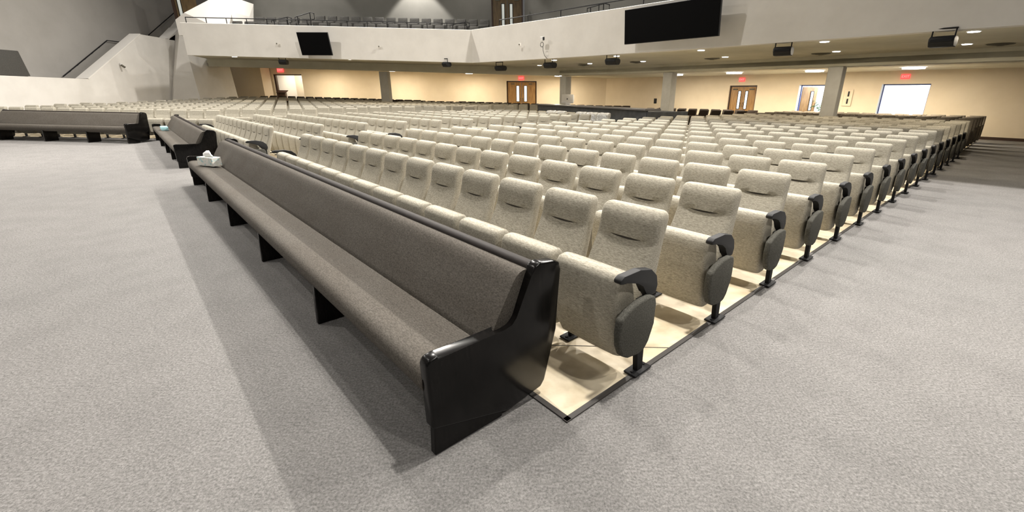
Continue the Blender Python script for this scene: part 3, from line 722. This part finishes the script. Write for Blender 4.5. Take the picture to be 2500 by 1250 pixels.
# ------------------------------------------------------------------ pews
def pew(L, legs, label, group, left_panel=True):
    """local frame: x from 0 (viewer's right end) to -L, y=0 front of panel, +y to the back"""
    t = empty('pew', (0, 0, 0), label=label, category='pew', group=group)
    seat = [(.40, .415), (.28, .430), (.16, .440), (.08, .445), (.03, .440), (-.002, .418), (-.012, .375), (.0, .33), (.03, .29), (.10, .265), (.30, .27), (.42, .30)]
    def long_me(name, prof, m, x0=-.05, x1=-(L - .05), k=10):
        bm = bmesh.new(); loft(bm, [[(x0 + (x1 - x0) * i / k, y, z) for y, z in prof] for i in range(k + 1)]); return finish(bm, name, 40, m)
    def rnd(p, it=2):
        for _ in range(it):
            q = []
            for i in range(len(p)):
                a, b = p[i], p[(i + 1) % len(p)]; q += [(a[0] * .75 + b[0] * .25, a[1] * .75 + b[1] * .25), (a[0] * .25 + b[0] * .75, a[1] * .25 + b[1] * .75)]
            p = q
        return p
    obj('seat', long_me('seat', rnd(seat), M['pew_fabric']), t)
    back = [(.335, .40), (.375, .47), (.43, .57), (.50, .68), (.535, .735), (.575, .762), (.625, .762), (.655, .73), (.63, .60), (.56, .44), (.50, .33), (.40, .33)]
    obj('backrest', long_me('backrest', rnd(back, 1), M['pew_fabric']), t)
    railp = [(.615, .752), (.622, .776), (.645, .787), (.675, .785), (.70, .768), (.695, .73), (.65, .72)]
    obj('top_rail', long_me('top_rail', rnd(railp, 1), M['rail_wood']), t)
    obj('rear_board', long_me('rear_board', [(.655, .73), (.70, .73), (.60, .30), (.56, .30)], M['pew_wood']), t)
    pan = [(0, .155), (-.005, .49), (.01, .515), (.05, .522), (.42, .492), (.475, .502), (.51, .535), (.60, .745), (.625, .785), (.66, .80), (.76, .785), (.80, .765), (.812, .725), (.775, .38), (.70, .085), (.67, .05), (.455, .02), (.42, .022)]
    def pm():
        bm = bmesh.new(); prism(bm, pan, -.035, .035); bevel(bm, .016, 3); return finish(bm, 'end_panel', 50, M['pew_wood'])
    me = pm(); e = obj('end_panel', me, t); e.location = (-.035, 0, 0)
    e = obj('end_panel', me, t); e.location = (-(L - .035), 0, 0)
    foot = [(.004, 0), (.40, 0), (.43, .30), (.02, .30)]
    fm = prism_me('leg', foot, -.022, .022, M['pew_wood'], .006, 1)
    for x in legs: o = obj('leg', fm, t); o.location = (-x, 0, 0.0)
    return t
p1 = pew(8.56, [.03, 1.69, 3.38, 5.05, 6.82, 8.53], 'long dark upholstered pew with glossy black ends, nearest the camera', 'front pews')
q = AB(1.50, .735); p1.location = (q.x, q.y, 0); p1.rotation_euler = (0, 0, ROT_A)
p2 = pew(6.75, [.03, 1.6, 3.05, 4.8, 6.7], 'dark upholstered pew with a pale blue packet on its far end', 'front pews')
q = AB(12.5, .74); p2.location = (q.x, q.y, 0)
p2.rotation_euler = (Matrix.Rotation(ROT_A, 4, 'Z') @ Matrix.Rotation(R(.9), 4, 'Y')).to_euler()
p3 = pew(4.85, [.08, 1.42, 2.9, 4.5], 'dark upholstered pew at far left facing right across the carpet', 'front pews')
p3.location = (-12.58, 13.6, .095); p3.scale = (1, .95, 1.13); p3.rotation_euler = (Matrix.Rotation(R(-5), 4, 'Z') @ Matrix.Rotation(R(.6), 4, 'Y')).to_euler()

# tissue box on pew 1 far end
t = empty('tissue_box', AB(9.05, .735 + .21, .452), ROT_A + R(24), label='patterned tissue box with a white tissue on the nearest pew', category='tissue box')
obj('carton', box_me('carton', (-.19, -.075, 0), (.19, .075, .14), M['box_print'], .004, 1), t)
bm = bmesh.new(); loops = []
for z, w, y in [(.135, .10, .04), (.165, .11, .03), (.20, .08, .035), (.24, .03, .014)]:
    loops.append([(w * math.cos(a) * (1 + .25 * math.sin(3 * a + z * 50)), y * math.sin(a) * (1 + .4 * math.cos(4 * a)) + .01 * math.sin(z * 60), z) for a in [2 * math.pi * k / 14 for k in range(14)]])
loft(bm, loops); obj('tissue', finish(bm, 'tissue', 60, M['tissue']), t)
q = AB(17.5, .735 + .2); obj('packet', box_me('packet', (-.24, -.08, 0), (.24, .08, .11), M['blue'], .01, 2), label='pale blue packet lying on the middle pew', category='packet')
o = bpy.data.objects['packet']; o.location = (q.x, q.y, .445 + .075); o.rotation_euler = (0, 0, ROT_A)

# ------------------------------------------------------------------ sound booth
bth = AB(17.6, 16.1) - AB(8.95, 13.62); BRZ = math.atan2(-bth.y, -bth.x); bl = bth.length
t = empty('sound_booth', AB(8.95, 13.62), BRZ, label='dark sound booth with a long counter behind the seats', category='booth')
def bp(name, lo, hi, m, bev=.01): return obj(name, box_me(name, lo, hi, M[m], bev, 1), t)
bp('front_panel', (-bl, -.02, 0), (-.4, .06, 1.06), 'booth'); bp('counter', (-bl - .1, -.12, 1.06), (-.35, .6, 1.12), 'booth_top')
bp('side_panel', (-.42, .0, 0), (-.34, 1.9, 1.02), 'booth'); bp('side_panel', (-bl - .02, .06, 0), (-bl + .06, 1.9, 1.02), 'booth')
bp('end_cabinet', (-1.9, .7, 0), (-.42, 1.9, 1.0), 'booth')
t = empty('computer_monitor', AB(15.05, 15.62, 1.12), ROT_A + R(10), label='white computer monitor seen from behind on the booth counter', category='monitor')
obj('housing', prism_me('housing', [(-.03, .10), (.0, .07), (.06, .2), (.05, .42), (-.02, .48)], -.33, .33, M['white'], .012, 2), t)
obj('stand', box_me('stand', (-.1, -.02, 0), (.1, .12, .14), M['white'], .01), t)
obj('port', box_me('port', (-.02, -.045, .24), (.02, -.02, .30), M['black']), t)

# ------------------------------------------------------------------ screens on the balcony front
def screen(label, loc, rz, w, h, tilt):
    t = empty('wall_screen', loc, rz, label=label, category='screen')
    pv = obj('bezel', box_me('bezel', (-w / 2, -.04, -h / 2), (w / 2, .03, h / 2), M['black'], .006, 1), t); pv.rotation_euler = (R(tilt), 0, 0)
    obj('display', box_me('display', (-w / 2 + .015, -.046, -h / 2 + .015), (w / 2 - .015, -.035, h / 2 - .015), M['screen']), pv)
    obj('mount', box_me('mount', (-.25, 0.02, -.2), (.25, .26, .2), M['metal']), t)
q = AB(7.56, 11.92); screen('large wide black screen hung on the right balcony front', (q.x - VB.x * .08, q.y - VB.y * .08, 3.52), ROT_A, 3.0, .94, 5)
screen('smaller black screen hung tilted on the left balcony front', (-9.68, 20.30, 3.57), R(-1), 1.32, .90, 13)
# hanging black loudspeakers
def hang(loc, rz, label, yaw=0, big=1.0):
    t = empty('hanging_loudspeaker', loc, rz + yaw, label=label, category='loudspeaker', group='black loudspeakers hung below the balcony front')
    w = .19 * big
    bm = bmesh.new(); prism(bm, [(-.20, -.03), (-.19, -.10), (-.12, -.18), (.10, -.18), (.17, -.11), (.17, -.02), (.08, .02), (-.12, .02)], -w, w); bevel(bm, .01, 1)
    obj('cabinet', finish(bm, 'cabinet', 35, M['black']), t)
    bm = bmesh.new()
    for sg in (-1, 1): tube(bm, [(sg * w * .9, -.1, -.02), (sg * w * .9, -.1, .15)], .014, 6)
    tube(bm, [(-w, -.1, .155), (w, -.1, .155)], .016, 6)
    obj('bracket', finish(bm, 'bracket', 40, M['metal']), t)
    obj('grille', box_me('grille', (-w * .9, -.208, -.10), (w * .9, -.18, -.04), M['metal'], .01, 1), t)
for a, lab, yw in [(1.62, 'black hanging loudspeaker nearest the right edge of the frame', -4), (4.64, 'black hanging loudspeaker second from the right, right of the large screen', 8), (10.0, 'black hanging loudspeaker just left of the large screen', 12), (13.0, 'black hanging loudspeaker below the cable coil on the parapet', 10), (16.05, 'black hanging loudspeaker just right of the balcony bend', 14)]:
    q = AB(a, 12.5); hang((q.x, q.y, 2.72), ROT_A, lab, R(yw), 1.05)
hang((-4.25, 20.95, 2.90), ROT_F, 'black hanging loudspeaker just left of the balcony bend', R(-25), .7)
hang((-11.5, 20.95, 2.96), ROT_F, 'black hanging loudspeaker above the left exit sign', R(10), .8)
# junction box, coil and cable
q = AB(12.75, 11.86); t = empty('junction_box', (q.x, q.y, 3.42), ROT_A, label='white junction box with a black cable coil on the parapet', category='junction box')
obj('plate', box_me('plate', (-.1, -.03, 0), (.06, .02, .14), M['white'], .005, 1), t); obj('socket', box_me('socket', (.05, -.05, .02), (.11, .0, .13), M['black'], .004, 1), t)
bm = bmesh.new(); tube(bm, [(.08 * math.cos(a), -.03, -.12 + .08 * math.sin(a)) for a in [k * math.pi / 9 for k in range(19)]], .01, 6)
tube(bm, [(.05, -.03, -.2), (.06, -.03, -.32), (.0, .1, -.48), (-.05, .3, -.58)], .009, 6); obj('cable', finish(bm, 'cable', 60, M['metal']), t)
def plate(loc, rz, label):
    t = empty('wall_plate', loc, rz, label=label, category='wall plate', group='small plates on the balcony front')
    obj('cover', box_me('cover', (-.05, -.02, -.05), (.05, .02, .05), M['paint'], .005, 1), t); obj('connector', box_me('connector', (-.02, -.04, -.02), (.02, -.015, .02), M['vent']), t)
plate((-11.45, 20.58, 3.6), 0, 'small plate on the parapet left of the small screen')
plate((-7.1, 20.7, 3.52), 0, 'small plate on the parapet right of the small screen')
q = AB(14.1, 11.92); plate((q.x, q.y, 3.4), ROT_A, 'small plate on the parapet right of the bend')
t = empty('security_camera', (WX + .02, 21.8, 2.75), R(90), label='small white spotlight fixed on the left stair wall', category='spotlight')
obj('bracket', box_me('bracket', (-.04, -.06, .02), (.04, .0, .1), M['white'], .01), t)
bm = bmesh.new(); tube(bm, [(0, -.05, .02), (.03, -.16, -.08)], .045, 10); obj('head', finish(bm, 'head', 50, M['vent']), t)

# ------------------------------------------------------------------ ceiling lamps, vents
def downlight(x, y, z, r, label, grp, m='lamp', power=0):
    t = empty('downlight' if r < .2 else 'round_ceiling_light', (x, y, z), 0, label=label, category='ceiling light', group=grp)
    def disc(r0, r1, z0, z1):
        bm = bmesh.new(); n = 20; o = [[(rr * math.cos(2 * math.pi * k / n), rr * math.sin(2 * math.pi * k / n), zz) for k in range(n)] for rr, zz in ((r1, z0), (r1, z1))]; loft(bm, o); return bm
    obj('trim_ring', finish(disc(0, r * 1.25, -.008, .01), 'trim_ring', 40, M['white']), t)
    obj('lens', finish(disc(0, r, -.02 if r < .2 else -.07, -.004), 'lens', 40, M[m]), t)
    if power: 
        l = bpy.data.lights.new('lamp', 'AREA'); l.shape = 'DISK'; l.size = r * 1.8; l.energy = power; l.color = (1, .87, .68); lo = bpy.data.objects.new('lamp', l); COL.objects.link(lo); lo.parent = t; lo.location = (0, 0, -.09)
for i, (a, b) in enumerate([(1.28, 13.34), (4.0, 13.28), (7.28, 13.27), (10.4, 13.2), (13.4, 13.1)]):
    q = AB(a, b); downlight(q.x, q.y, ZC, .1, 'small round downlight in the front row of the right soffit, %s from the right' % ORD[i + 1], 'downlights in the soffit', power=32)
for i, (a, b) in enumerate([(1.63, 16.36), (4.56, 16.39), (7.89, 16.1), (11.25, 16.0), (14.0, 15.9), (17.2, 15.8)]):
    q = AB(a, b); downlight(q.x, q.y, ZC + dz(q.x, q.y), .1, 'small round downlight in the rear row of the right soffit, %s from the right' % ORD[i + 1], 'downlights in the soffit', power=32)
for i, (x, y) in enumerate([(-4.0, 22.0), (-6.4, 22.0), (-8.9, 21.8), (-14.0, 21.5)]):
    downlight(x, y, ZC + dz(x, y), .1, 'small round downlight in the left soffit, %s from the bend' % ORD[i + 1], 'downlights in the soffit', power=32)
for i, (a, b) in enumerate([(3.45, 21.8), (6.75, 21.9), (10.0, 21.5), (13.1, 21.6)]):
    q = AB(a, b); downlight(q.x, q.y, 2.62, .34, 'large round white ceiling light near the back wall, %s from the right' % ORD[i + 1], 'large round lights by the back wall', 'lamp_white', power=170)
for i, x in enumerate([1.0, -4.6, -9.4, -14.2]):
    y = 29.4; downlight(x, y, 2.66 + dz(x, y), .22, 'round white ceiling light above the rear rows on the left, %s from the corner' % ORD[i + 1], 'round lights by the left back wall', 'lamp_white', power=125)
for i, (a, b) in enumerate([(1.04, 16.9), (5.12, 16.9), (8.58, 16.5), (11.71, 16.2), (14.55, 16.1)]):
    q = AB(a, b); t = empty('ceiling_vent', (q.x, q.y, ZC), ROT_A, label='round grey air vent in the soffit, %s from the right' % ORD[i + 1], category='vent', group='air vents in the soffit')
    for k in range(3):
        bm = bmesh.new(); n = 20; r0 = .28 - .09 * k; zz = -.01 - .015 * k
        loft(bm, [[(rr * math.cos(2 * math.pi * j / n), rr * math.sin(2 * math.pi * j / n), z_) for j in range(n)] for rr, z_ in ((r0, zz), (r0 - .03, zz - .012))]); obj('ring', finish(bm, 'ring', 40, M['vent']), t)

# ------------------------------------------------------------------ exit signs, wall rack, small items
def exit_sign(loc, rz, label, s=1.0):
    t = empty('exit_sign', loc, rz, label=label, category='exit sign', group='red lit exit signs')
    obj('housing', box_me('housing', (-.16 * s, -.04, -.1 * s), (.16 * s, .0, .1 * s), M['exit'], .01, 1), t)
    cu = bpy.data.curves.new('EXIT', 'FONT'); cu.body = 'EXIT'; cu.size = .13 * s; cu.align_x = 'CENTER'; cu.align_y = 'CENTER'; cu.extrude = .004
    tmp = bpy.data.objects.new('tmp', cu); COL.objects.link(tmp); dg = bpy.context.evaluated_depsgraph_get(); me = bpy.data.meshes.new_from_object(tmp.evaluated_get(dg)); bpy.data.objects.remove(tmp)
    me.materials.clear(); me.materials.append(M['exit_txt']); o = obj('letters', me, t); o.location = (0, -.046, 0); o.rotation_euler = (R(90), 0, 0)
q = AB(4.1, BW - .01); exit_sign((q.x, q.y, 2.38), ROT_A, 'red exit sign above the bright open doorway on the right')
q = AB(11.0, BW - .01); exit_sign((q.x, q.y, 2.38), ROT_A, 'red exit sign above the right oak double doors')
exit_sign((-1.42, 31.45, 2.60), 0, 'red exit sign above the middle oak double doors', 1.2)
exit_sign((-17.6, 31.48, 3.03), 0, 'red exit sign over the open doorway at far left', 1.35)
q = AB(6.02, BW - .02); t = empty('notice_rack', (q.x, q.y, 1.15), ROT_A, label='narrow beige wall rack with two dark slots right of the column', category='rack')
obj('board', box_me('board', (-.17, -.03, 0), (.17, .0, .72), M['cream'], .008, 1), t)
for z in (.1, .42): obj('slot', box_me('slot', (-.02, -.045, z), (.04, -.025, z + .22), M['black']), t)
q = AB(11.80, 17.95); obj('wall_phone', box_me('wall_phone', (-.05, -.06, 0), (.05, .04, .22), M['black'], .01, 1), label='small black box on the side of the column behind the booth', category='box'); o = bpy.data.objects['wall_phone']; o.location = (q.x, q.y, 1.22); o.rotation_euler = (0, 0, ROT_A)
t = empty('lectern', (-17.0, 30.2, floor_z(-17, 30.2)), R(12), label='dark brown lectern standing inside the left open doorway', category='lectern')
obj('body', box_me('body', (-.2, -.18, 0), (.2, .18, 1.1), M['frame'], .01), t); obj('top', prism_me('top', [(-.26, 1.1), (.24, 1.24), (.24, 1.27), (-.26, 1.13)], -.3, .3, M['frame'], .005, 1), t)

# ------------------------------------------------------------------ balcony chairs
bal = low_me(noisy(mat('balcony_chair_fabric', (.12, .12, .115), .95, spec=.1), (.045, .044, .041), (.095, .092, .086), 60, 3, .6, rand=True), 'balcony_chair')
def bchair(x, y, top, rz, label):
    o = obj('balcony_chair', bal, label=label, category='chair', group='dark grey chairs on the balcony'); o.location = (x, y, top - .965); o.rotation_euler = (0, 0, rz)
for i in range(15):
    x = -10.9 + .575 * i; bchair(x, 23.6, 4.95 + dz(x, 23) - .0, ROT_F, 'dark grey balcony chair, upper row behind the left rail, %s from the left' % ORD[i + 1])
for i in range(14):
    x = -10.3 + .545 * i; bchair(x, 22.5, 4.52 + dz(x, 22), ROT_F, 'dark grey balcony chair, lower row behind the left rail, %s from the left' % ORD[i + 1])
for i in range(5):
    x = -14.0 + .58 * i; bchair(x, 23.75, 4.86 + dz(x, 23), ROT_F, 'grey balcony chair beside the white stair enclosure, upper row, %s from the left' % ORD[i + 1])
for i in range(5):
    x = -14.1 + .56 * i; bchair(x, 22.1, 4.46 + dz(x, 22), ROT_F, 'grey balcony chair beside the white stair enclosure, lower row, %s from the left' % ORD[i + 1])
for i in range(8):
    q = AB(8.5 + .6 * i, 14.2); bchair(q.x, q.y, 4.38, ROT_A, 'dark grey balcony chair behind the right rail, %s from the right' % ORD[i + 1])
# tall chairs/riser steps under the balcony seats
wall('floor_balcony_riser', (-14.6, 23.2), (-2.9, 23.4), 3.45, 3.95, 2.2, M['paint_grey'], warp=True)
for o in list(bpy.data.objects):
    if o.location.z < -40: bpy.data.objects.remove(o)
